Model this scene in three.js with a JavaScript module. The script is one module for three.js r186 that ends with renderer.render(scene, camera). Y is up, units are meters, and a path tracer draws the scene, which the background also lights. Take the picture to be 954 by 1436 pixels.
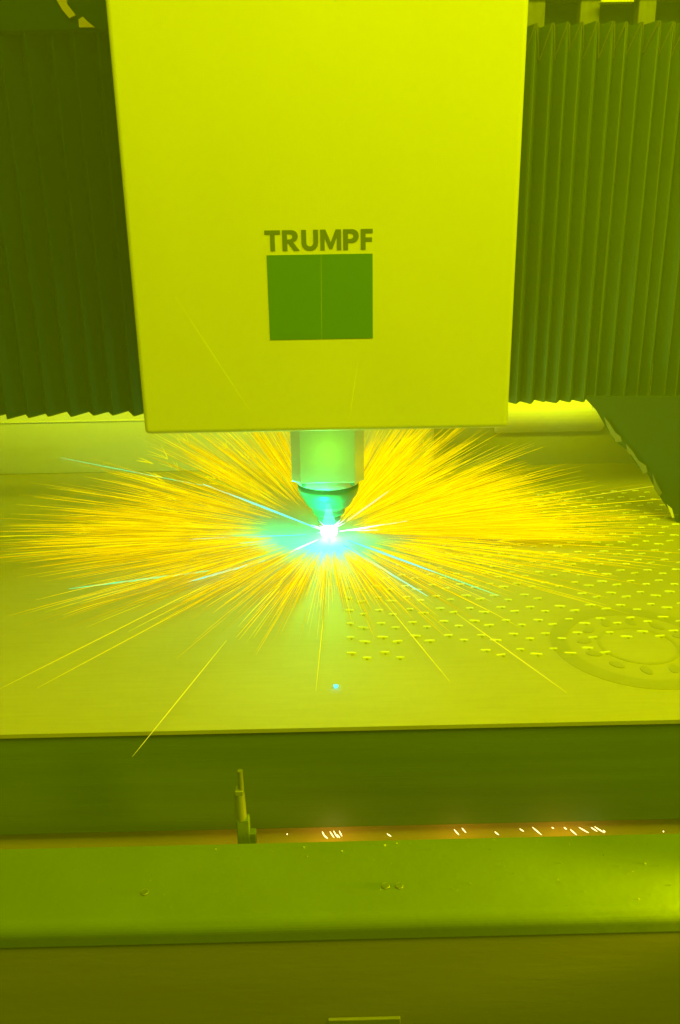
import * as THREE from 'three';
import { RoundedBoxGeometry } from 'three/addons/geometries/RoundedBoxGeometry.js';
import { mergeGeometries } from 'three/addons/utils/BufferGeometryUtils.js';
import { ImprovedNoise } from 'three/addons/math/ImprovedNoise.js';
import { RectAreaLightUniformsLib } from 'three/addons/lights/RectAreaLightUniformsLib.js';
RectAreaLightUniformsLib.init();

// ---------------------------------------------------------------- camera, lamps, exposure
const D = Math.PI / 180;
const scene = new THREE.Scene();
const camera = new THREE.PerspectiveCamera(2 * Math.atan(718 / 1150) / D, 680 / 1024, 0.05, 30);
const EYE = 0.4137;                                   // the lens above the sheet, metres
camera.position.set(0, EYE, 0);
camera.rotation.set(-18.42 * D, -0.6 * D, -0.93 * D, 'YXZ');
camera.updateMatrixWorld(true);
const renderer = new THREE.WebGLRenderer({ antialias: true });
renderer.setSize(680, 1024);
renderer.toneMapping = THREE.LinearToneMapping;
renderer.toneMappingExposure = 1;
renderer.shadowMap.enabled = true;
scene.background = new THREE.Color().setRGB(0.03, 0.036, 0);
scene.fog = new THREE.FogExp2(new THREE.Color().setRGB(0.82, 1, 0.06), 0.15);

const LAMP_COLOR = new THREE.Color().setRGB(0.86, 1, 0.0);      // lamps inside a cabin of yellow-green safety glass
function areaLamp(name, w, h, from, to, intensity, color = LAMP_COLOR) {
  const l = new THREE.RectAreaLight(color, intensity, w, h);
  l.name = name; l.position.set(...from); l.lookAt(...to); scene.add(l);
}
areaLamp('overhead_lamp', 0.9, 0.5, [0.9, 1.35, -0.35], [0.6, 0, -0.62], 12.5);
areaLamp('front_lamp', 1.3, 0.6, [0.1, 1.9, 0.1], [0, 0.3, -1.0], 19.5);
areaLamp('rear_lamp', 0.8, 0.06, [-0.34, 0.27, -1.365], [-0.34, 0.275, -1.5], 17);
areaLamp('duct_lamp', 0.22, 0.02, [0.4, 0.165, -1.4], [0.4, 0.165, -1.47], 26);
areaLamp('side_lamp', 0.15, 0.5, [0.9, 0.75, -1.12], [0.25, 0.45, -1.05], 3);
const edgeLamp = new THREE.SpotLight(new THREE.Color().setRGB(1, 0.9, 0), 2, 0, 0.3, 1, 2);
edgeLamp.name = 'sill_lamp'; edgeLamp.position.set(0.43, -0.062, -0.5); edgeLamp.target.position.set(0.2, -0.084, -0.507);
edgeLamp.castShadow = true; scene.add(edgeLamp, edgeLamp.target);

// ---------------------------------------------------------------- helpers
let seed = 77;
const rnd = () => { seed = (seed + 0x6d2b79f5) | 0; let t = Math.imul(seed ^ (seed >>> 15), 1 | seed); t = (t + Math.imul(t ^ (t >>> 7), 61 | t)) ^ t; return ((t ^ (t >>> 14)) >>> 0) / 4294967296; };
const uni = (a, b) => a + (b - a) * rnd();
const noise = new ImprovedNoise();
const V = (x, y, z) => new THREE.Vector3(x, y, z);
// where the line of sight through a pixel of the 954 x 1436 photograph meets a real plane of the machine
function sight(px, py) {
  const d = V((px - 477) / 1150, (718 - py) / 1150, -1).applyQuaternion(camera.quaternion);
  return d;
}
const onY = (px, py, y = 0) => { const d = sight(px, py), t = (y - EYE) / d.y; return V(d.x * t, y, d.z * t); };
const onZ = (px, py, z) => { const d = sight(px, py), t = z / d.z; return V(d.x * t, EYE + d.y * t, z); };

const names = {};
function numbered(n) { const k = names[n] = (names[n] ?? -1) + 1; return k ? `${n}_${String(k).padStart(3, '0')}` : n; }
function tag(o, label, category, group, kind) {
  o.userData.label = label;
  if (category) o.userData.category = category;
  if (group) o.userData.group = group;
  if (kind) o.userData.kind = kind;
  return o;
}
function thing(name, label, category, pos = [0, 0, 0], group) {
  const g = new THREE.Group(); g.name = numbered(name); g.position.set(...pos); scene.add(g);
  return tag(g, label, category, group);
}
function part(name, geo, mat, parent) {
  const m = new THREE.Mesh(geo, mat); m.name = parent === scene ? numbered(name) : name;
  m.castShadow = m.receiveShadow = true; parent.add(m); return m;
}
const moved = (g, x, y, z, rx = 0, ry = 0, rz = 0) => g.applyMatrix4(new THREE.Matrix4().makeRotationFromEuler(new THREE.Euler(rx, ry, rz)).setPosition(x, y, z));
const box = (w, h, d, r = 0.002) => new RoundedBoxGeometry(w, h, d, 2, Math.min(r, w / 2.01, h / 2.01, d / 2.01));

// noise textures: colour and roughness / bump, in metres
function noiseTexture(size, f, srgb = false) {
  const data = new Uint8Array(size * size * 4);
  for (let y = 0; y < size; y++) for (let x = 0; x < size; x++) {
    const v = f(x / size, y / size), i = (y * size + x) * 4, c = Array.isArray(v) ? v : [v, v, v];
    for (let k = 0; k < 3; k++) data[i + k] = Math.max(0, Math.min(255, c[k] * 255));
    data[i + 3] = 255;
  }
  const t = new THREE.DataTexture(data, size, size);
  t.wrapS = t.wrapT = THREE.MirroredRepeatWrapping; t.magFilter = THREE.LinearFilter; t.minFilter = THREE.LinearMipmapLinearFilter;
  if (srgb) t.colorSpace = THREE.SRGBColorSpace;
  t.needsUpdate = true; return t;
}
const fbm = (x, y, f, o = 4, z = 0) => { let s = 0, a = 0.5; for (let k = 0; k < o; k++, a /= 2, f *= 2) s += a * noise.noise(x * f, y * f, z + k * 7.3); return s; };
function mat(color, roughness, extra = {}) {
  return new THREE.MeshStandardMaterial({ color: new THREE.Color().setRGB(...color), roughness, metalness: 0, ...extra });
}
function matte(color, roughness, extra) {
  return new THREE.MeshPhysicalMaterial({ color: new THREE.Color().setRGB(...color), roughness, metalness: 0, specularIntensity: 0.12, ...extra });
}
const grime = noiseTexture(512, (u, v) => 0.86 + 0.35 * fbm(u, v, 5, 5) + 0.04 * (rnd() - 0.5));
const wisp = noiseTexture(512, (u, v) => 0.95 + 0.06 * fbm(u, v, 3, 3) + 0.02 * (rnd() - 0.5));
const fineBump = noiseTexture(512, (u, v) => 0.5 + 0.3 * fbm(u, v, 60, 2) + 0.2 * (rnd() - 0.5));
const sheetTone = noiseTexture(1024, (u, v) => {
  const mill = fbm(u * 0.4, v * 6, 40, 3, 3) * 0.10, cloud = fbm(u, v, 4, 4, 9) * 0.22;
  return 0.86 + mill + cloud + 0.03 * (rnd() - 0.5);
});
const sheetRough = noiseTexture(512, (u, v) => 0.72 + 0.2 * fbm(u, v, 7, 4, 5));

const M = {
  paint: mat([0.74, 0.70, 0.72], 0.42, { map: wisp }),
  ink: mat([0.135, 0.165, 0.17], 0.5),
  blue: mat([0.07, 0.215, 0.4], 0.45),
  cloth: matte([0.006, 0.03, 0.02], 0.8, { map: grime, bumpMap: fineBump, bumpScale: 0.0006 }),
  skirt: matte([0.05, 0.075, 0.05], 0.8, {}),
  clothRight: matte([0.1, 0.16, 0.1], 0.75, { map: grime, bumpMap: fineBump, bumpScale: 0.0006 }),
  seam: mat([0.09, 0.125, 0.1], 0.5),
  sheet: mat([0.56, 0.50, 0.5], 0.9, { metalness: 0.12, map: sheetTone, roughnessMap: sheetRough }),
  sheetDark: mat([0.49, 0.45, 0.45], 0.45, { metalness: 0.12, map: sheetTone }),
  burr: mat([0.95, 0.95, 0.93], 0.28, { metalness: 0.35 }),
  hole: mat([0.36, 0.36, 0.35], 0.8),
  darkSteel: mat([0.12, 0.18, 0.12], 0.6, { map: grime, bumpMap: fineBump, bumpScale: 0.0004 }),
  sill: matte([0.16, 0.22, 0.2], 0.7, { map: grime, bumpMap: fineBump, bumpScale: 0.0003 }),
  sillFront: matte([0.3, 0.26, 0.2], 0.7, { map: grime, bumpMap: fineBump, bumpScale: 0.0003 }),
  pale: mat([0.72, 0.72, 0.7], 0.55, { map: wisp }),
  dim: mat([0.34, 0.34, 0.32], 0.6, { map: wisp }),
  olive: mat([0.2, 0.2, 0.19], 0.6, { map: grime }),
  steel: mat([0.66, 0.68, 0.66], 0.35, { metalness: 0.25, map: grime }),
  nozzle: mat([0.09, 0.26, 0.16], 0.4, { metalness: 0.2, map: grime }),
  brass: mat([0.24, 0.25, 0.24], 0.4, { metalness: 0.3 }),
  strap: mat([0.55, 0.42, 0.08], 0.5),
  rust: mat([0.7, 0.55, 0.3], 0.7, { map: grime }),
};
const glow = (r, g, b) => new THREE.MeshStandardMaterial({ color: 0x000000, roughness: 1, emissive: new THREE.Color().setRGB(r, g, b) });

// ---------------------------------------------------------------- the setting: sheet, rear wall, gantry
const FRONT = -0.634, REAR = -1.507;
const YAW = 0.0;
const sheet = thing('sheet', 'bright flat metal sheet lying on the cutting table under the nozzle', 'metal sheet');
{
  const g = new THREE.BoxGeometry(2.2, 0.004, REAR * -1 + FRONT, 1, 1, 1);
  const p = g.attributes.position, uv = g.attributes.uv;
  for (let i = 0; i < p.count; i++) uv.setXY(i, p.getX(i) / 0.9, p.getZ(i) / 0.9);
  moved(g, 0, -0.002, (FRONT + REAR) / 2);
  part('plate', g, M.sheet, sheet);
  // rings scribed and cut into the plate, with the ovals inside
  const ring = (cx, cz, r0, r1, m, name, y = 0.0004) => {
    const s = new THREE.Shape().absarc(0, 0, r1, 0, Math.PI * 2), h = new THREE.Path().absarc(0, 0, r0, 0, Math.PI * 2); s.holes.push(h);
    const q = new THREE.ExtrudeGeometry(s, { depth: y, bevelEnabled: false, curveSegments: 48 });
    part(name, moved(q, cx, 0, cz, -Math.PI / 2), m, sheet);
  };
  ring(0.322, -0.776, 0.073, 0.091, M.sheetDark, 'scribed_ring');
  ring(0.322, -0.776, 0.038, 0.042, M.sheetDark, 'scribed_ring');
  for (let k = 0; k < 12; k++) {
    const a = k / 12 * Math.PI * 2 + 0.2, q = new THREE.CylinderGeometry(0.0065, 0.0065, 0.0007, 16);
    q.scale(1.3, 1, 0.8);
    part('oval_mark', moved(q, 0.322 + 0.055 * Math.cos(a), 0.0004, -0.776 + 0.055 * Math.sin(a), 0, a), M.sheetDark, sheet);
  }
  // pierced lips: two burrs and the little slot between them
  const lip = (w, d, h) => { const q = new THREE.CapsuleGeometry(h, w, 3, 8); q.rotateZ(Math.PI / 2); q.scale(1, 1, d / (2 * h)); return q; };
  const variants = [];
  for (let k = 0; k < 5; k++) {
    const mk = () => { const q = lip(uni(0.006, 0.010), 0.0022, uni(0.0013, 0.0020)); return q; };
    const a = moved(mk(), 0, 0, 0, 0, Math.PI + uni(-0.2, 0.2)), b = moved(mk(), 0.0145 + uni(-0.001, 0.001), 0, 0.0115, 0, Math.PI + uni(-0.2, 0.2));
    const h1 = moved(new THREE.CylinderGeometry(0.0016, 0.0016, 0.0008, 8), 0.001, 0.0004, 0.0032).toNonIndexed(), h2 = moved(new THREE.CylinderGeometry(0.0016, 0.0016, 0.0008, 8), 0.0155, 0.0004, 0.0147).toNonIndexed();
    const lips = mergeGeometries([a, b].map((q) => q.index ? q.toNonIndexed() : q)), holes = mergeGeometries([h1, h2]);
    variants.push(mergeGeometries([lips, holes], true));
  }
  for (let r = 0; r < 17; r++) for (let c = 0; c < 15; c++) {
    const x = 0.018 + c * 0.0355 + uni(-0.001, 0.001), z = -0.772 - r * 0.0345 + uni(-0.001, 0.001);
    if (x > 0.56 || (Math.hypot(x, z + 1.13) < 0.14)) continue;
    if (rnd() < 0.05) continue;
    const m = part('pierced_lip', variants[(rnd() * 5) | 0], [M.burr, M.hole], sheet);
    m.position.set(x, 0, z); m.rotation.y = uni(-0.08, 0.08);
  }
}
{
  const t = thing('rear_partition', 'pale painted panel behind the sheet, below the dark left bellows', 'panel');
  const g = new THREE.BoxGeometry(2.2, 0.3, 0.02); part('panel', moved(g, -0.1, 0.15, REAR - 0.012), M.pale, t);
  part('dark_end', moved(new THREE.BoxGeometry(0.8, 0.3, 0.004), 0.595, 0.15, REAR + 0.001), M.dim, t);
  part('seam_strip', moved(box(1.4, 0.003, 0.003), -0.5, 0.099, REAR - 0.001), M.pale, t);
}
{ // a curved light housing end behind the right bellows
  const a = onZ(700, 640, -1.47), b = onZ(846, 640, -1.47);
  const t = thing('rear_duct', 'bright pale duct with a rounded underside behind the right bellows', 'duct', [(a.x + b.x) / 2, 0.062, -1.47]);
  const w = b.x - a.x, s = new THREE.Shape();
  s.moveTo(-0.1, 0.3); s.lineTo(0.0, 0.3); s.lineTo(0.0, 0.055);
  for (let k = 1; k <= 12; k++) { const q = k / 12 * Math.PI / 2; s.lineTo(-0.06 + 0.06 * Math.cos(q), 0.055 - 0.055 * Math.sin(q)); }
  s.lineTo(-0.1, 0);
  const g = new THREE.ExtrudeGeometry(s, { depth: w, bevelEnabled: true, bevelSize: 0.004, bevelThickness: 0.004, bevelSegments: 2 });
  part('shell', moved(g, w / 2, 0, 0, 0, -Math.PI / 2), M.pale, t);
}
{
  const w = part('back_wall', moved(new THREE.BoxGeometry(3.4, 1.9, 0.03), 0, 0.75, -1.66), M.olive, scene);
  tag(w, 'dark olive rear wall of the machine cabin behind the gantry', null, null, 'structure');
}
{ // gantry beam with slotted rail on top
  const t = thing('gantry_beam', 'dark gantry beam with a slotted rail running above the bellows', 'beam', [0, 0, -1.31]);
  part('beam', moved(box(2.2, 0.42, 0.05, 0.004), 0, 0.43, 0), M.darkSteel, t);
  const y0 = onZ(860, 24, -1.285).y, yt = onZ(860, -40, -1.285).y;
  part('back_plate', moved(box(0.75, yt - y0 + 0.04, 0.012), 0.6, (yt + y0) / 2, -0.015), M.clothRight, t);
  for (const [x0, x1] of [[735, 766], [815, 843], [897, 922], [980, 1005]]) {
    const a = onZ(x0, 12, -1.285).x, b = onZ(x1, 12, -1.285).x;
    part('rail_post', moved(box(b - a, yt - y0 + 0.03, 0.02), (a + b) / 2, (yt + y0) / 2, 0.012), M.olive, t);
  }
  part('rail_lip', moved(box(0.045, 0.004, 0.012, 0.001), onZ(866, 2, -1.27).x, onZ(866, 1, -1.27).y, 0.035), M.paint, t);
  part('rail_strip', moved(box(0.8, 0.014, 0.03), 0.6, onZ(860, -4, -1.285).y + 0.006, 0.012), M.olive, t);
}
{ // left cover above the bellows with a strap
  const y0 = onZ(70, 41, -1.215).y, xr = onZ(160, 20, -1.215).x;
  const t = thing('upper_cover', 'dark flat cover above the left bellows', 'cover', [0, 0, -1.235]);
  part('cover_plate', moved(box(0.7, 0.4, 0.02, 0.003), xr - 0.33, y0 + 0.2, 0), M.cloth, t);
  const piece = (pts, z) => { const s = new THREE.Shape(pts.map(([x, y]) => { const p = onZ(x, y, z); return new THREE.Vector2(p.x, p.y); })); return moved(new THREE.ExtrudeGeometry(s, { depth: 0.003, bevelEnabled: false }), 0, 0, z); };
  const st = thing('yellow_strap', 'worn yellow strap crossing the dark cover beside the white head', 'strap');
  part('strap_piece', piece([[74, -12], [94, -12], [95, 6], [107, 22], [98, 26], [88, 14], [80, 0]], -1.222), M.strap, st);
  part('strap_piece', piece([[111, 28], [117, 24], [124, 31], [134, 39], [112, 39]], -1.222), M.strap, st);
}

// ---------------------------------------------------------------- bellows
function chevron(pitch, depth, height, thick) {
  // cross-section from valley over a rounded ridge to valley; x along the bellows, ridge towards +z
  const out = [], inn = [], n = 4, h = pitch / 2;
  out.push([-h, 0]); for (let k = -n; k <= n; k++) { const a = k / n * 1.1; out.push([Math.sin(a) * 0.0016, depth - 0.0016 + Math.cos(a) * 0.0016]); } out.push([h, 0]);
  inn.push([h - 0.0004, -thick], [0, depth - thick * 3], [-h + 0.0004, -thick]);
  const s = new THREE.Shape([...out, ...inn].map(([x, z]) => new THREE.Vector2(x, z)));
  return moved(new THREE.ExtrudeGeometry(s, { depth: height, bevelEnabled: false }), 0, height, 0, Math.PI / 2);
}
function bellows(name, label, x0, n, pitch, depth, yb, yt, m, z, seams) {
  const t = thing(name, label, 'bellows', [x0, yb, z]);
  const geos = [0, 1, 2].map((k) => chevron(pitch * 1.05, depth * (1 + (k - 1) * 0.06), yt - yb, 0.0012));
  const H = yt - yb;
  for (let k = 0; k < n; k++) {
    const q = part('pleat', geos[k % 3], m, t);
    const cx = (k + 0.5) * pitch + uni(-0.1, 0.1) * pitch;
    q.position.set(cx, uni(-0.0015, 0.0015), uni(-0.003, 0.003)); q.rotation.z = uni(-0.0022, 0.0022); q.scale.x = uni(1.05, 1.16);
    if (!seams) continue;
    const rz = depth * (1 + ((k % 3) - 1) * 0.06) + 0.0006 + q.position.z, r = k % 3 === 0 ? 0.0011 : 0.0006;
    const sway = uni(-0.0012, 0.0012);
    const line = new THREE.CatmullRomCurve3([V(cx, 0.002, rz), V(cx + sway, H * 0.35, rz), V(cx - sway, H * 0.7, rz), V(cx, H, rz)]);
    part('seam', new THREE.TubeGeometry(line, 12, r, 5), M.seam, t);
    // stitched chevron at the top edge, lying on the two faces of the fold
    const drop = uni(0.032, 0.042), e = 0.0009;
    const v = new THREE.CatmullRomCurve3([V(cx, H - 0.001, rz), V(cx + pitch * 0.2, H - drop * 0.45, rz - depth * 0.36), V(cx + pitch * 0.46, H - drop, rz - depth * 0.9)].map((p) => p.add(V(e, 0, 0.0016))));
    part('edge_cord', new THREE.TubeGeometry(v, 8, 0.0012, 5), M.olive, t);
    const u = new THREE.CatmullRomCurve3([V(cx, H - 0.001, rz), V(cx - pitch * 0.2, H - drop * 0.45, rz - depth * 0.36), V(cx - pitch * 0.46, H - drop, rz - depth * 0.9)].map((p) => p.add(V(-e, 0, 0.0016))));
    part('edge_cord', new THREE.TubeGeometry(u, 8, 0.0012, 5), M.olive, t);
  }
  return t;
}
{
  const z = -1.27, b = onZ(100, 586, -1.225), tp = onZ(100, 41, -1.225);
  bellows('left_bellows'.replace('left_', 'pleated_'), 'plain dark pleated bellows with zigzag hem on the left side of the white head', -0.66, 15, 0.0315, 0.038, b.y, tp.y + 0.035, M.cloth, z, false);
  const b2 = onZ(770, 569, -1.225), t2 = onZ(860, 25, -1.225);
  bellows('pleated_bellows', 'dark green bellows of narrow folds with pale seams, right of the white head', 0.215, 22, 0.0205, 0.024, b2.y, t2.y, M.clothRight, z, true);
}
// ---------------------------------------------------------------- side skirt with its worn hem
{
  const t = thing('side_skirt', 'dark rubber skirt with a slanting worn hem hanging at the right end of the sheet', 'skirt');
  const P = (x, y) => { const u = Math.min(1, Math.max(0, (x - 820) / 140)); return onZ(x, y, -1.235 + 0.08 * u); };
  const hem = [[822, 560], [836, 575], [848, 596], [862, 618], [880, 632], [896, 656], [908, 664], [918, 684], [930, 704], [944, 722], [954, 742], [990, 800]];
  const top = hem.map(([x, y]) => [x, Math.min(556, y - 2)]);
  const pos = [], idx = [];
  hem.forEach((h, i) => { const a = P(...h), b = P(...top[i]); for (const p of [a, b]) pos.push(p.x, p.y, p.z); for (const p of [a, b]) pos.push(p.x + 0.002, p.y, p.z - 0.006); });
  for (let i = 0; i < hem.length - 1; i++) { const o = i * 4, n = o + 4; idx.push(o, n, o + 1, n, n + 1, o + 1, o + 2, o + 3, n + 2, n + 2, o + 3, n + 3, o, o + 2, n, n, o + 2, n + 2, o + 1, n + 1, o + 3, n + 1, n + 3, o + 3); }
  const g = new THREE.BufferGeometry(); g.setAttribute('position', new THREE.Float32BufferAttribute(pos, 3)); g.setAttribute('uv', new THREE.Float32BufferAttribute(pos.filter((_, i) => i % 3 < 2).map((v) => v * 3), 2)); g.setIndex(idx);
  const gg = g.toNonIndexed(); gg.computeVertexNormals();
  part('flap', gg, M.skirt, t);
  const strip = (pts, m) => {
    const s = new THREE.Shape(pts.map(([x, y]) => { const p = P(x, y); return new THREE.Vector2(p.x, p.y); }));
    const q = new THREE.ExtrudeGeometry(s, { depth: 0.002, bevelEnabled: false }), a = q.attributes.position, c = P(...pts[0]);
    for (let i = 0; i < a.count; i++) a.setZ(i, a.getZ(i) + c.z + (a.getX(i) - c.x) * 0.55 + 0.003);
    q.computeVertexNormals(); part('worn_hem', q, m, t);
  };
  strip([[846, 584], [853, 592], [862, 606], [869, 611], [871, 618], [864, 619], [856, 609], [850, 597]], M.olive);
  strip([[877, 622], [886, 632], [894, 645], [905, 652], [907, 661], [901, 663], [892, 648], [884, 637], [879, 634]], M.olive);
  strip([[914, 664], [919, 676], [927, 690], [922, 694], [916, 684]], M.olive);
  strip([[934, 706], [941, 712], [944, 724], [941, 725], [938, 716]], M.burr);
  strip([[828, 570], [832, 572], [832, 576], [829, 574]], M.burr);
  strip([[856, 608], [858, 608], [866, 618], [863, 618]], M.burr);
}

// ---------------------------------------------------------------- table front, slot and sill
{
  const t = thing('table_beam', 'dark upright front beam below the edge of the metal sheet', 'beam', [0, 0, FRONT]);
  part('beam_face', moved(box(2.2, 0.104, 0.03, 0.0015), 0, -0.058, -0.017), M.darkSteel, t);
  // glowing slag channel under the beam
  const c = thing('slag_channel', 'rusty channel lit orange by falling sparks in the slot behind the sill', 'channel', [0, 0, FRONT - 0.006]);
  part('channel_back', moved(box(2.2, 0.07, 0.006), 0, -0.146, -0.004), M.rust, c);
  part('channel_floor', moved(box(2.2, 0.004, 0.05), 0, -0.183, 0.025), M.rust, c);
}
const SY = -0.0826;
{
  const t = thing('front_sill', 'wide olive front sill with rounded edge across the bottom of the view', 'sill', [0, SY, 0]);
  const s = new THREE.Shape();
  const back = 0.585, fr = 0.4975, r = 0.010;
  s.moveTo(back, 0); s.lineTo(fr + r, 0);
  for (let k = 1; k <= 8; k++) { const a = k / 8 * Math.PI / 2; s.lineTo(fr + r - Math.sin(a) * r, -r + Math.cos(a) * r); }
  s.lineTo(fr, -0.018); s.lineTo(back, -0.018);
  const g = new THREE.ExtrudeGeometry(s, { depth: 2.2, bevelEnabled: false });
  part('sill_top', moved(g, -1.1, 0, 0, 0, Math.PI / 2), M.sill, t);
  part('sill_front', moved(box(2.2, 0.3, 0.02, 0.002), 0, -0.169, -(fr + 0.0112)), M.sillFront, t);
  const screw = (px, py, r) => {
    const p = onY(px, py, SY); const q = moved(new THREE.CylinderGeometry(r, r * 1.1, 0.0012, 14), p.x, 0.0006, p.z); const m = part('screw', q, M.darkSteel, t);
    part('screw_rim', moved(new THREE.TorusGeometry(r * 1.15, 0.0004, 6, 16), p.x, 0.0008, p.z, Math.PI / 2), M.brass, m);
  };
  screw(203, 1252, 0.0026); screw(541, 1243, 0.0026); screw(560, 1243, 0.0026);
  for (const [px, py] of [[427, 1189], [540, 1186], [557, 1184], [303, 1192], [480, 1195], [905, 1212]]) {
    const p = onY(px, py, SY); part('metal_chip', moved(new THREE.TetrahedronGeometry(0.0014), p.x, 0.0008, p.z, rnd(), rnd(), rnd()), M.burr, t);
  }
  const dust = [];
  for (let k = 0; k < 160; k++) { const q = new THREE.TetrahedronGeometry(uni(0.00025, 0.0007)); q.rotateX(rnd() * 6); q.rotateZ(rnd() * 6); q.translate(uni(-0.34, 0.34), 0.0003, -uni(0.512, 0.583)); dust.push(q); }
  part('metal_dust', mergeGeometries(dust), M.brass, t).userData.kind = 'stuff';
  const a = onZ(460, 1431, -fr + 0.002), b = onZ(562, 1431, -fr + 0.002);
  part('small_plate', moved(box(b.x - a.x, 0.02, 0.003, 0.001), (a.x + b.x) / 2, a.y - SY - 0.0095, -fr + 0.001), M.olive, t);
}
{
  const p = onY(340, 1181, SY);
  const t = thing('sensor_pin', 'small stepped metal pin standing in the slot in front of the dark beam', 'pin', [p.x, SY, -0.607]); t.scale.set(0.8, 0.95, 0.8);
  part('base', moved(box(0.014, 0.034, 0.012, 0.0015), -0.001, -0.006, 0), M.sill, t);
  part('side_block', moved(box(0.008, 0.014, 0.010, 0.001), 0.0085, -0.012, 0), M.darkSteel, t);
  part('barrel', moved(new THREE.CylinderGeometry(0.0055, 0.0065, 0.028, 16), -0.003, 0.024, 0), M.brass, t);
  part('collar', moved(new THREE.CylinderGeometry(0.0058, 0.0058, 0.003, 16), -0.003, 0.012, 0), M.steel, t);
  part('clamp', moved(box(0.009, 0.005, 0.011, 0.001), -0.003, 0.040, 0), M.brass, t);
  part('stem', moved(new THREE.CylinderGeometry(0.003, 0.003, 0.022, 12), -0.001, 0.051, 0), M.olive, t);
}

// ---------------------------------------------------------------- the white cutting head
const HZ = -0.9, HYAW = 1.0 * D;
const TIP = onY(462, 752, 0);                          // where the beam meets the sheet
{
  const L = onZ(203, 611, HZ), R = onZ(713, 600, HZ), yb = (L.y + R.y) / 2, W = R.x - L.x, cx = (L.x + R.x) / 2, H = 0.75, dep = 0.36;
  const t = thing('laser_cutter', 'tall white painted laser cutting head hanging over the sheet', 'cutting head', [cx, yb, HZ]);
  part('housing', moved(box(W, H, dep, 0.006), 0, H / 2, -dep / 2), M.paint, t);
  // lettering and square, flat shapes on the front face
  const face = (px, py) => { const p = onZ(px, py, HZ); return [p.x - cx, p.y - yb]; };
  const [lx0, ly0] = face(372, 354), [lx1] = face(523, 350), [, ly1] = face(448, 322);
  const lh = ly1 - (ly0 + 0.0012), lw = lx1 - lx0, st = 0.25;
  const S = (pts) => new THREE.Shape(pts.map(([x, y]) => new THREE.Vector2(x, y)));
  const letters = [];
  letters.push([S([[0.28, 0], [0.52, 0], [0.52, 0.8], [0.8, 0.8], [0.8, 1], [0, 1], [0, 0.8], [0.28, 0.8]]), 0.8]);
  { const s = new THREE.Shape(); s.moveTo(0, 0); s.lineTo(st, 0); s.lineTo(st, 0.36); s.lineTo(0.31, 0.36); s.lineTo(0.58, 0); s.lineTo(0.88, 0); s.lineTo(0.55, 0.42); s.bezierCurveTo(0.72, 0.46, 0.8, 0.57, 0.8, 0.7); s.bezierCurveTo(0.8, 0.9, 0.64, 1, 0.42, 1); s.lineTo(0, 1); s.closePath();
    const h = new THREE.Path(); h.moveTo(st, 0.55); h.lineTo(st, 0.82); h.lineTo(0.36, 0.82); h.bezierCurveTo(0.58, 0.82, 0.58, 0.55, 0.36, 0.55); h.closePath(); s.holes.push(h); letters.push([s, 0.88]); }
  { const s = new THREE.Shape(); s.moveTo(0, 1); s.lineTo(0, 0.38); s.bezierCurveTo(0, -0.14, 0.86, -0.14, 0.86, 0.38); s.lineTo(0.86, 1); s.lineTo(0.61, 1); s.lineTo(0.61, 0.4); s.bezierCurveTo(0.61, 0.13, 0.25, 0.13, 0.25, 0.4); s.lineTo(0.25, 1); s.closePath(); letters.push([s, 0.86]); }
  letters.push([S([[0, 0], [0.23, 0], [0.23, 0.62], [0.46, 0.06], [0.62, 0.06], [0.85, 0.62], [0.85, 0], [1.08, 0], [1.08, 1], [0.8, 1], [0.54, 0.38], [0.28, 1], [0, 1]]), 1.08]);
  { const s = new THREE.Shape(); s.moveTo(0, 0); s.lineTo(st, 0); s.lineTo(st, 0.34); s.lineTo(0.4, 0.34); s.bezierCurveTo(0.66, 0.34, 0.8, 0.47, 0.8, 0.67); s.bezierCurveTo(0.8, 0.88, 0.66, 1, 0.4, 1); s.lineTo(0, 1); s.closePath();
    const h = new THREE.Path(); h.moveTo(st, 0.53); h.lineTo(st, 0.81); h.lineTo(0.36, 0.81); h.bezierCurveTo(0.58, 0.81, 0.58, 0.53, 0.36, 0.53); h.closePath(); s.holes.push(h); letters.push([s, 0.8]); }
  letters.push([S([[0, 0], [0.25, 0], [0.25, 0.39], [0.58, 0.39], [0.58, 0.59], [0.25, 0.59], [0.25, 0.8], [0.62, 0.8], [0.62, 1], [0, 1]]), 0.62]);
  const gap = 0.1, total = letters.reduce((a, l) => a + l[1], 0) + gap * 5; let x = 0;
  for (const [s, w] of letters) {
    const g = new THREE.ExtrudeGeometry(s, { depth: 1, bevelEnabled: false, curveSegments: 8 });
    g.scale(lw / total, lh, 0.0004);
    part('letter', moved(g, lx0 + x * lw / total, ly0 + 0.0012, 0.0001), M.ink, t);
    x += w + gap;
  }
  const [sx0, sy1] = face(374, 358), [sx1, sy0] = face(523, 474);
  part('blue_square', moved(new THREE.BoxGeometry(sx1 - sx0, sy1 - sy0, 0.0006), (sx0 + sx1) / 2, (sy0 + sy1) / 2, 0.0003), M.blue, t);
  // nozzle assembly under the housing
  const nx = TIP.x - cx, nz = TIP.z - HZ, y0 = -yb;
  const sh = new THREE.Shape(), a = 0.0485, c = 0.012;
  sh.moveTo(-a + c, -a); sh.lineTo(a - c, -a); sh.lineTo(a, -a + c); sh.lineTo(a, a - c); sh.lineTo(a - c, a); sh.lineTo(-a + c, a); sh.lineTo(-a, a - c); sh.lineTo(-a, -a + c); sh.closePath();
  const hb = new THREE.ExtrudeGeometry(sh, { depth: 0.11, bevelEnabled: true, bevelSize: 0.0015, bevelThickness: 0.0015, bevelSegments: 2 });
  part('nozzle_holder', moved(hb, nx, y0 + 0.097 + 0.11, nz, Math.PI / 2), M.steel, t);
  const lathe = (pts) => new THREE.LatheGeometry(pts.map(([r, y]) => new THREE.Vector2(r, y)), 48);
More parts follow.
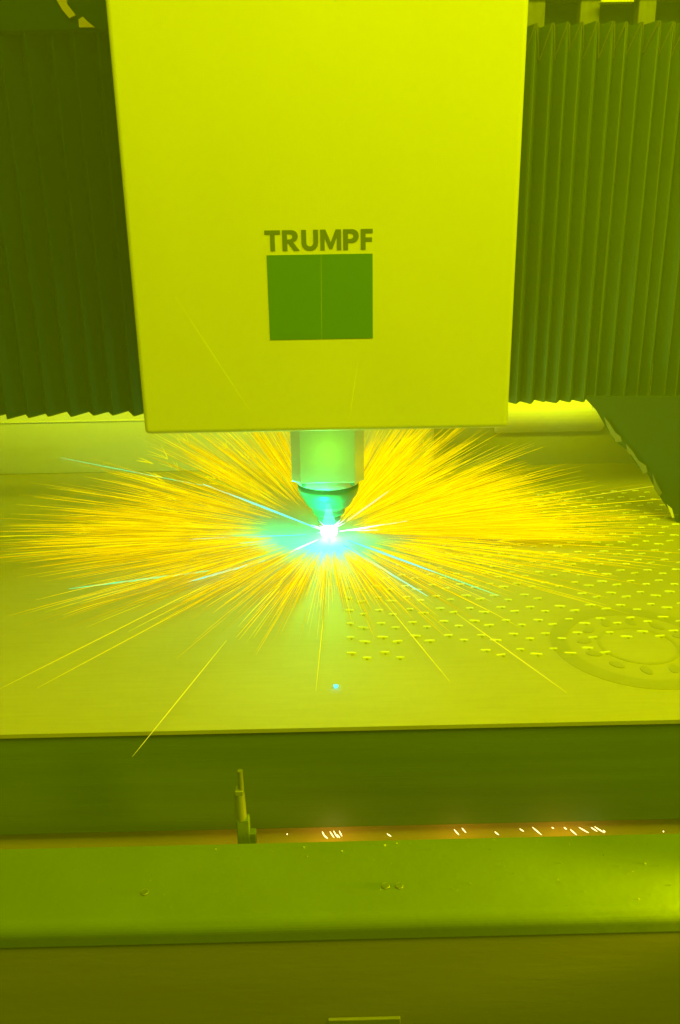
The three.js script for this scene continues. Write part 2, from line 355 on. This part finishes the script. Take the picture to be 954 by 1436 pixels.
  const collar = part('collar_ring', moved(lathe([[0, 0.097], [0.043, 0.097], [0.0455, 0.094], [0.0455, 0.085], [0.043, 0.083], [0, 0.083]].reverse()), nx, y0, nz), M.steel, t);
  for (const k of [-1, 1]) part('bolt', moved(new THREE.CylinderGeometry(0.0035, 0.0035, 0.006, 6), nx + k * 0.034, y0 + 0.0895, nz + 0.031, Math.PI / 2, 0, 0).rotateY(0), M.darkSteel, t);
  part('nozzle_cone', moved(lathe([[0, 0.036], [0.0215, 0.036], [0.0235, 0.039], [0.024, 0.045], [0.031, 0.05], [0.0345, 0.055], [0.0355, 0.059], [0.041, 0.066], [0.0435, 0.073], [0.044, 0.083], [0, 0.083]]), nx, y0, nz), M.nozzle, t);
  part('nozzle_tip', moved(lathe([[0.002, 0.016], [0.009, 0.0165], [0.012, 0.021], [0.0165, 0.024], [0.0175, 0.032], [0.0195, 0.036], [0, 0.036]]), nx, y0, nz), M.nozzle, t);
}

// ---------------------------------------------------------------- the cut: white core, cyan plume, sparks
{
  const t = thing('cutting_flame', 'blinding white cutting flame with cyan plume at the nozzle tip', 'flame', [TIP.x, 0, TIP.z]);
  const core = new THREE.IcosahedronGeometry(0.0105, 4), p = core.attributes.position;
  for (let i = 0; i < p.count; i++) { const v = V(p.getX(i), p.getY(i), p.getZ(i)), k = 1 + 0.2 * noise.noise(v.x * 300, v.y * 300, v.z * 300); p.setXYZ(i, v.x * k * 1.15, v.y * k * 0.9, v.z * k); }
  part('flame_core', moved(core, 0, 0.0125, 0.012), glow(5, 5.5, 5.5), t);
  const plume = new THREE.LatheGeometry([[0.0004, -0.034], [0.003, -0.03], [0.0045, -0.02], [0.006, -0.01], [0.009, 0.0], [0.006, 0.009], [0.004, 0.02], [0.0004, 0.038]].map(([r, y]) => new THREE.Vector2(r, y)), 24);
  const pm = glow(0.3, 1.5, 1.4); pm.transparent = true; pm.opacity = 0.32;
  part('flame_plume', moved(plume, 0, 0.036, 0.036), pm, t);
  // ragged short rays standing out of the core
  const rays = [];
  for (let k = 0; k < 22; k++) {
    const a = k / 22 * Math.PI * 2 + uni(-0.15, 0.15), e = uni(-0.1, 0.9), L = uni(0.016, 0.034), d = V(Math.cos(a) * Math.cos(e), Math.sin(e), Math.sin(a) * Math.cos(e) * 0.8 + 0.15);
    const c = new THREE.ConeGeometry(uni(0.0012, 0.0026), L, 5, 1, true); c.translate(0, L / 2, 0);
    c.applyQuaternion(new THREE.Quaternion().setFromUnitVectors(V(0, 1, 0), d.normalize())); c.translate(0, 0.0125, 0.012); rays.push(c);
  }
  part('flame_rays', mergeGeometries(rays), glow(1.6, 2.6, 2.4), t).userData.kind = 'stuff';
  const lamp = (name, x, y, z, c, i) => { const l = new THREE.PointLight(new THREE.Color().setRGB(...c), i); l.name = name; l.position.set(TIP.x + x, y, TIP.z + z); l.shadow.radius = 0.3; l.castShadow = true; scene.add(l); };
  lamp('flame_light', 0, 0.0125, 0.012, [0, 1, 0.28], 0.09);
  lamp('plume_light', -0.012, 0.05, 0.06, [0, 1, 0.27], 0.06);
  lamp('plume_light', -0.1, 0.05, 0.012, [0, 1, 0.27], 0.045);
  lamp('plume_light', 0, 0.1, 0.2, [0.22, 1, 0.02], 0.02);
  for (const [x, y, z, i] of [[0.17, 0.06, -0.06, 16], [0.28, 0.07, -0.1, 14], [0.12, 0.09, -0.22, 14], [0.24, 0.07, 0.04, 8], [-0.26, 0.06, -0.12, 4], [-0.34, 0.06, -0.02, 4], [-0.16, 0.08, -0.22, 4]]) {
    const q = new THREE.PointLight(new THREE.Color().setRGB(1, 0.72, 0.0), i * 0.001); q.name = 'spark_light'; q.position.set(TIP.x + x, y, TIP.z + z); q.shadow.radius = 0.5; q.castShadow = true; scene.add(q);
  }
}
// a spark: a thin glowing thread, tapered at both ends, slightly drooping
function thread(a, b, r, droop = 0, n = 5) {
  const dir = b.clone().sub(a), len = dir.length(), u = V(0, 1, 0).cross(dir).normalize(), w = dir.clone().normalize().cross(u), pos = [], idx = [];
  for (let i = 0; i <= n; i++) {
    const k = i / n, c = a.clone().addScaledVector(dir, k); c.y -= droop * len * (k * k - k) * -4 * -0.25;
    const rr = r * (0.12 + 0.88 * Math.pow(Math.sin(Math.PI * Math.min(1, 0.08 + k * 0.9)), 0.8));
    for (let j = 0; j < 3; j++) { const q = j / 3 * Math.PI * 2, v = c.clone().addScaledVector(u, Math.cos(q) * rr).addScaledVector(w, Math.sin(q) * rr); pos.push(v.x, v.y, v.z); }
  }
  for (let i = 0; i < n; i++) for (let j = 0; j < 3; j++) { const o = i * 3, p = o + (j + 1) % 3, q = o + j; idx.push(q, p, q + 3, p, p + 3, q + 3); }
  return { pos, idx };
}
function threadsMesh(list) {
  const pos = [], idx = []; let base = 0;
  for (const t of list) { for (const v of t.pos) pos.push(v); for (const i of t.idx) idx.push(i + base); base += t.pos.length / 3; }
  const g = new THREE.BufferGeometry(); g.setAttribute('position', new THREE.Float32BufferAttribute(pos, 3)); g.setIndex(idx); g.computeVertexNormals(); return g;
}
const sparkGlow = [glow(1.4, 1.03, 0), glow(1.15, 0.77, 0), glow(0.8, 0.5, 0), glow(1.35, 1.15, 0)];
{
  const bins = [[], [], [], []];
  const add = (az, el, s0, s1, r, bin) => {
    const dir = V(Math.cos(az) * Math.cos(el), Math.sin(el), -Math.sin(az) * Math.cos(el));     // az 0 right, 90 degrees to the rear
    const o = V(TIP.x, 0.006, TIP.z), a = o.clone().addScaledVector(dir, s0), b = o.clone().addScaledVector(dir, s1);
    if (a.y < 0.0025) a.y = 0.0025; if (b.y < 0.0025) b.y = 0.0025;
    bins[bin].push(thread(a, b, r, uni(0.0, 0.06)));
  };
  const pick = (left) => { const q = rnd(); return left ? (q < 0.16 ? 0 : q < 0.46 ? 1 : q < 0.88 ? 2 : 3) : (q < 0.4 ? 0 : q < 0.7 ? 1 : q < 0.84 ? 2 : 3); };
  // jets: sparks leave in uneven clumps, each with its own direction, reach and number
  let total = 0;
  while (total < 5200) {
    const q = rnd();
    const az0 = q < 0.52 ? uni(-14, 76) : q < 0.62 ? uni(64, 118) : uni(104, 198);
    const rear = Math.max(0, Math.sin(az0 * D)), el0 = uni(0.6, 6.5) + rear * uni(0, 18), left = az0 > 100;
    const reach0 = (left ? 0.34 : 0.29) + 0.17 * Math.pow(rnd(), 1.2) + (rnd() < 0.12 ? 0.08 : 0), n = 1 + Math.floor(uni(2, 26) * (left ? 0.75 : 1)), spread = uni(0.4, 4.5);
    for (let k = 0; k < n; k++, total++) {
      const az = (az0 + (rnd() + rnd() - 1) * spread) * D, el = Math.max(0.4, el0 + uni(-1.6, 1.6)) * D;
      const reach = reach0 * uni(0.7, 1.05) * (1 - 0.12 * rear);
      const s0 = Math.max(left ? uni(0.09, 0.24) : uni(0.035, 0.09), reach * uni(0.1, 0.8)), s1 = Math.min(reach, s0 + uni(0.05, 0.26));
      if (s1 - s0 < 0.02) continue;
      add(az, el, s0, s1, uni(0.0002, 0.0005), pick(left));
    }
  }
  // towards the viewer: fewer and looser
  total = 0;
  while (total < 1700) {
    const az0 = rnd() < 0.55 ? uni(192, 262) : uni(262, 350), el0 = uni(0.2, 3.2), side = Math.abs(Math.cos(az0 * D)), n = 1 + Math.floor(uni(1, 8)), spread = uni(0.5, 4);
    const reach0 = uni(0.2, 0.39) + side * uni(0, 0.18);
    for (let k = 0; k < n; k++, total++) {
      const reach = reach0 * uni(0.7, 1.05), s0 = Math.max(uni(0.08, 0.13), reach * uni(0.2, 0.75)), s1 = Math.min(reach, s0 + uni(0.04, 0.2));
      if (s1 - s0 < 0.015) continue;
      add((az0 + (rnd() + rnd() - 1) * spread) * D, Math.max(0.2, el0 + uni(-0.6, 0.6)) * D, s0, s1, uni(0.0002, 0.00042), pick(az0 < 262));
    }
  }
  // some sparks burst at their ends into small forks
  for (let k = 0; k < 70; k++) {
    const az = (rnd() < 0.5 ? uni(-30, 80) : uni(105, 192)) * D, el = (uni(0.8, 6) + Math.max(0, Math.sin(az)) * uni(0, 14)) * D, d = uni(0.2, 0.36);
    const dir = V(Math.cos(az) * Math.cos(el), Math.sin(el), -Math.sin(az) * Math.cos(el)), o = V(TIP.x, 0.006, TIP.z).addScaledVector(dir, d), n = 2 + Math.floor(uni(0, 4));
    for (let q = 0; q < n; q++) { const w = dir.clone().add(V(uni(-0.5, 0.5), uni(-0.12, 0.3), uni(-0.5, 0.5))).normalize(), e = o.clone().addScaledVector(w, uni(0.012, 0.04)); e.y = Math.max(e.y, 0.002); bins[3].push(thread(o, e, uni(0.0003, 0.0005), 0.08, 3)); }
  }
  const geos = bins.map(threadsMesh), g = mergeGeometries(geos, true);
  const m = part('glowing_spark_fan', g, sparkGlow, scene);
  tag(m, 'dense fan of fine yellow and orange sparks spraying outward over the sheet', 'sparks', null, 'stuff');
}
// single sparks that stand out
const cyan = glow(0.25, 1.5, 1.3), green = glow(0.2, 1.25, 0.5), white = glow(2.2, 2.6, 2.4), pale = glow(1.2, 1.1, 0.02), faint = glow(0.68, 0.78, 0.0), pink = glow(1.5, 0.9, 0.55);
function spark(label, pts, r, m, group) {
  const t = part('glowing_spark', threadsMesh([thread(pts[0], pts[1], r, 0, 10)]), m, scene);
  return tag(t, label, 'spark', group);
}
const G = (ax, ay, bx, by, ha = 0.006, hb = 0.01) => [onY(ax, ay, ha), onY(bx, by, hb)];
spark('longest thin yellow spark, crossing the front edge of the sheet onto the dark beam', G(318, 898, 186, 1061, 0.01, 0.012), 0.00045, pale);
spark('long straight yellow spark reaching the left side above the front corner of the sheet', G(330, 800, 0, 966, 0.006, 0.012), 0.00045, sparkGlow[3]);
spark('second long yellow spark just below the one reaching the left side', G(320, 822, 52, 965, 0.006, 0.012), 0.0004, sparkGlow[3]);
spark('thickest cyan-white spark shooting up and left from the flame', G(450, 743, 285, 679, 0.012, 0.02), 0.0021, cyan);
spark('pale green tail running on from the thick cyan-white spark', G(300, 684, 80, 641, 0.02, 0.03), 0.0007, green);
spark('long level cyan spark left of the flame', G(430, 750, 240, 757, 0.01, 0.01), 0.0011, cyan);
spark('green spark at a shallow downward slant far left of the flame', G(330, 796, 96, 826, 0.008, 0.012), 0.0013, green);
spark('short thick cyan spark slanting below the level cyan one', G(372, 786, 262, 817, 0.008, 0.008), 0.0016, cyan);
spark('short white spark slanting down and left from the flame', G(446, 757, 388, 783, 0.008, 0.008), 0.0011, white);
spark('bright white spark rising gently to the right of the flame', G(476, 745, 648, 721, 0.01, 0.02), 0.0017, white);
spark('thin pale level spark right of the flame', G(490, 744, 720, 740, 0.01, 0.012), 0.0008, white);
spark('broad cyan spark slanting down and right from the flame', G(488, 757, 612, 803, 0.008, 0.008), 0.0018, cyan);
spark('thin green spark continuing from the broad cyan one towards the pierced rows', G(604, 800, 702, 836, 0.008, 0.008), 0.0009, green);
spark('pale cyan spark descending steeply right of the flame', G(482, 764, 600, 836, 0.008, 0.008), 0.0011, cyan);
spark('pinkish spark rising steeply beside the nozzle cone', [onZ(486, 731, TIP.z), onZ(546, 688, TIP.z - 0.02)], 0.0012, pink);
spark('long yellow spark ending on the bare sheet left of the scribed rings', G(640, 860, 796, 972, 0.006, 0.008), 0.0005, pale);
spark('thin yellow spark slanting right over the pierced rows nearest the flame', G(540, 845, 632, 957, 0.006, 0.008), 0.0005, pale);
spark('nearly upright yellow spark pointing down to the front edge', G(455, 850, 443, 970, 0.006, 0.008), 0.00045, sparkGlow[3]);
spark('upper of two long sparks that cross the worn hem on the right', G(690, 716, 960, 675, 0.02, 0.045), 0.0005, pale);
spark('lower of two long sparks that cross the worn hem on the right', G(660, 722, 960, 697, 0.02, 0.035), 0.0006, sparkGlow[3]);
spark('tiny blue-green glowing droplet on the bare sheet near the front edge', G(468, 961, 475, 962, 0.003, 0.003), 0.0028, cyan);
const HF = HZ + 0.02;
spark('faint slanting spark trail in front of the lower left of the white head', [onZ(246, 416, HF), onZ(359, 589, HF)], 0.00026, faint);
spark('faint upright spark trail crossing the blue square', [onZ(450, 325, HF), onZ(452, 528, HF)], 0.00008, faint);
spark('short faint spark trail on the white head above the nozzle', [onZ(502, 508, HF), onZ(490, 588, HF)], 0.00026, faint);
// white-hot flecks falling in the slot, and the light they throw in it
{
  const flecks = [[403, 1169, 0, 2], [452, 1166, 5, 9], [456, 1172, 4, 4], [463, 1166, 6, 9], [468, 1165, 6, 10], [473, 1170, 4, 5], [476, 1165, 4, 8], [543, 1169, 6, 4], [637, 1163, 7, 8], [648, 1161, 6, 7], [694, 1166, 6, 5], [729, 1162, 6, 4], [747, 1160, 13, 11], [774, 1160, 3, 2], [791, 1160, 4, 3], [800, 1163, 9, 8], [812, 1160, 14, 8], [829, 1160, 9, 6], [834, 1159, 14, 9], [846, 1164, 3, 3], [930, 1165, 1, 2]];
  const m = glow(3.2, 2.4, 0.9);
  for (const [x, y, dx, dy] of flecks) spark('short white-hot fleck falling in the orange slot behind the front sill', [onZ(x, y, -0.622), onZ(x + dx, y + dy, -0.622)], 0.0007, m, 'white-hot flecks falling in the slot');
  for (const [px, i] of [[310, 0.0005], [465, 0.0022], [650, 0.0015], [800, 0.0022]]) {
    const p = onZ(px, 1172, -0.62), l = new THREE.PointLight(new THREE.Color().setRGB(1, 0.42, 0.02), i); l.name = 'slot_light'; l.position.set(p.x, -0.14, -0.61); l.shadow.radius = 0.3; l.castShadow = true; scene.add(l);
  }
}
renderer.render(scene, camera);
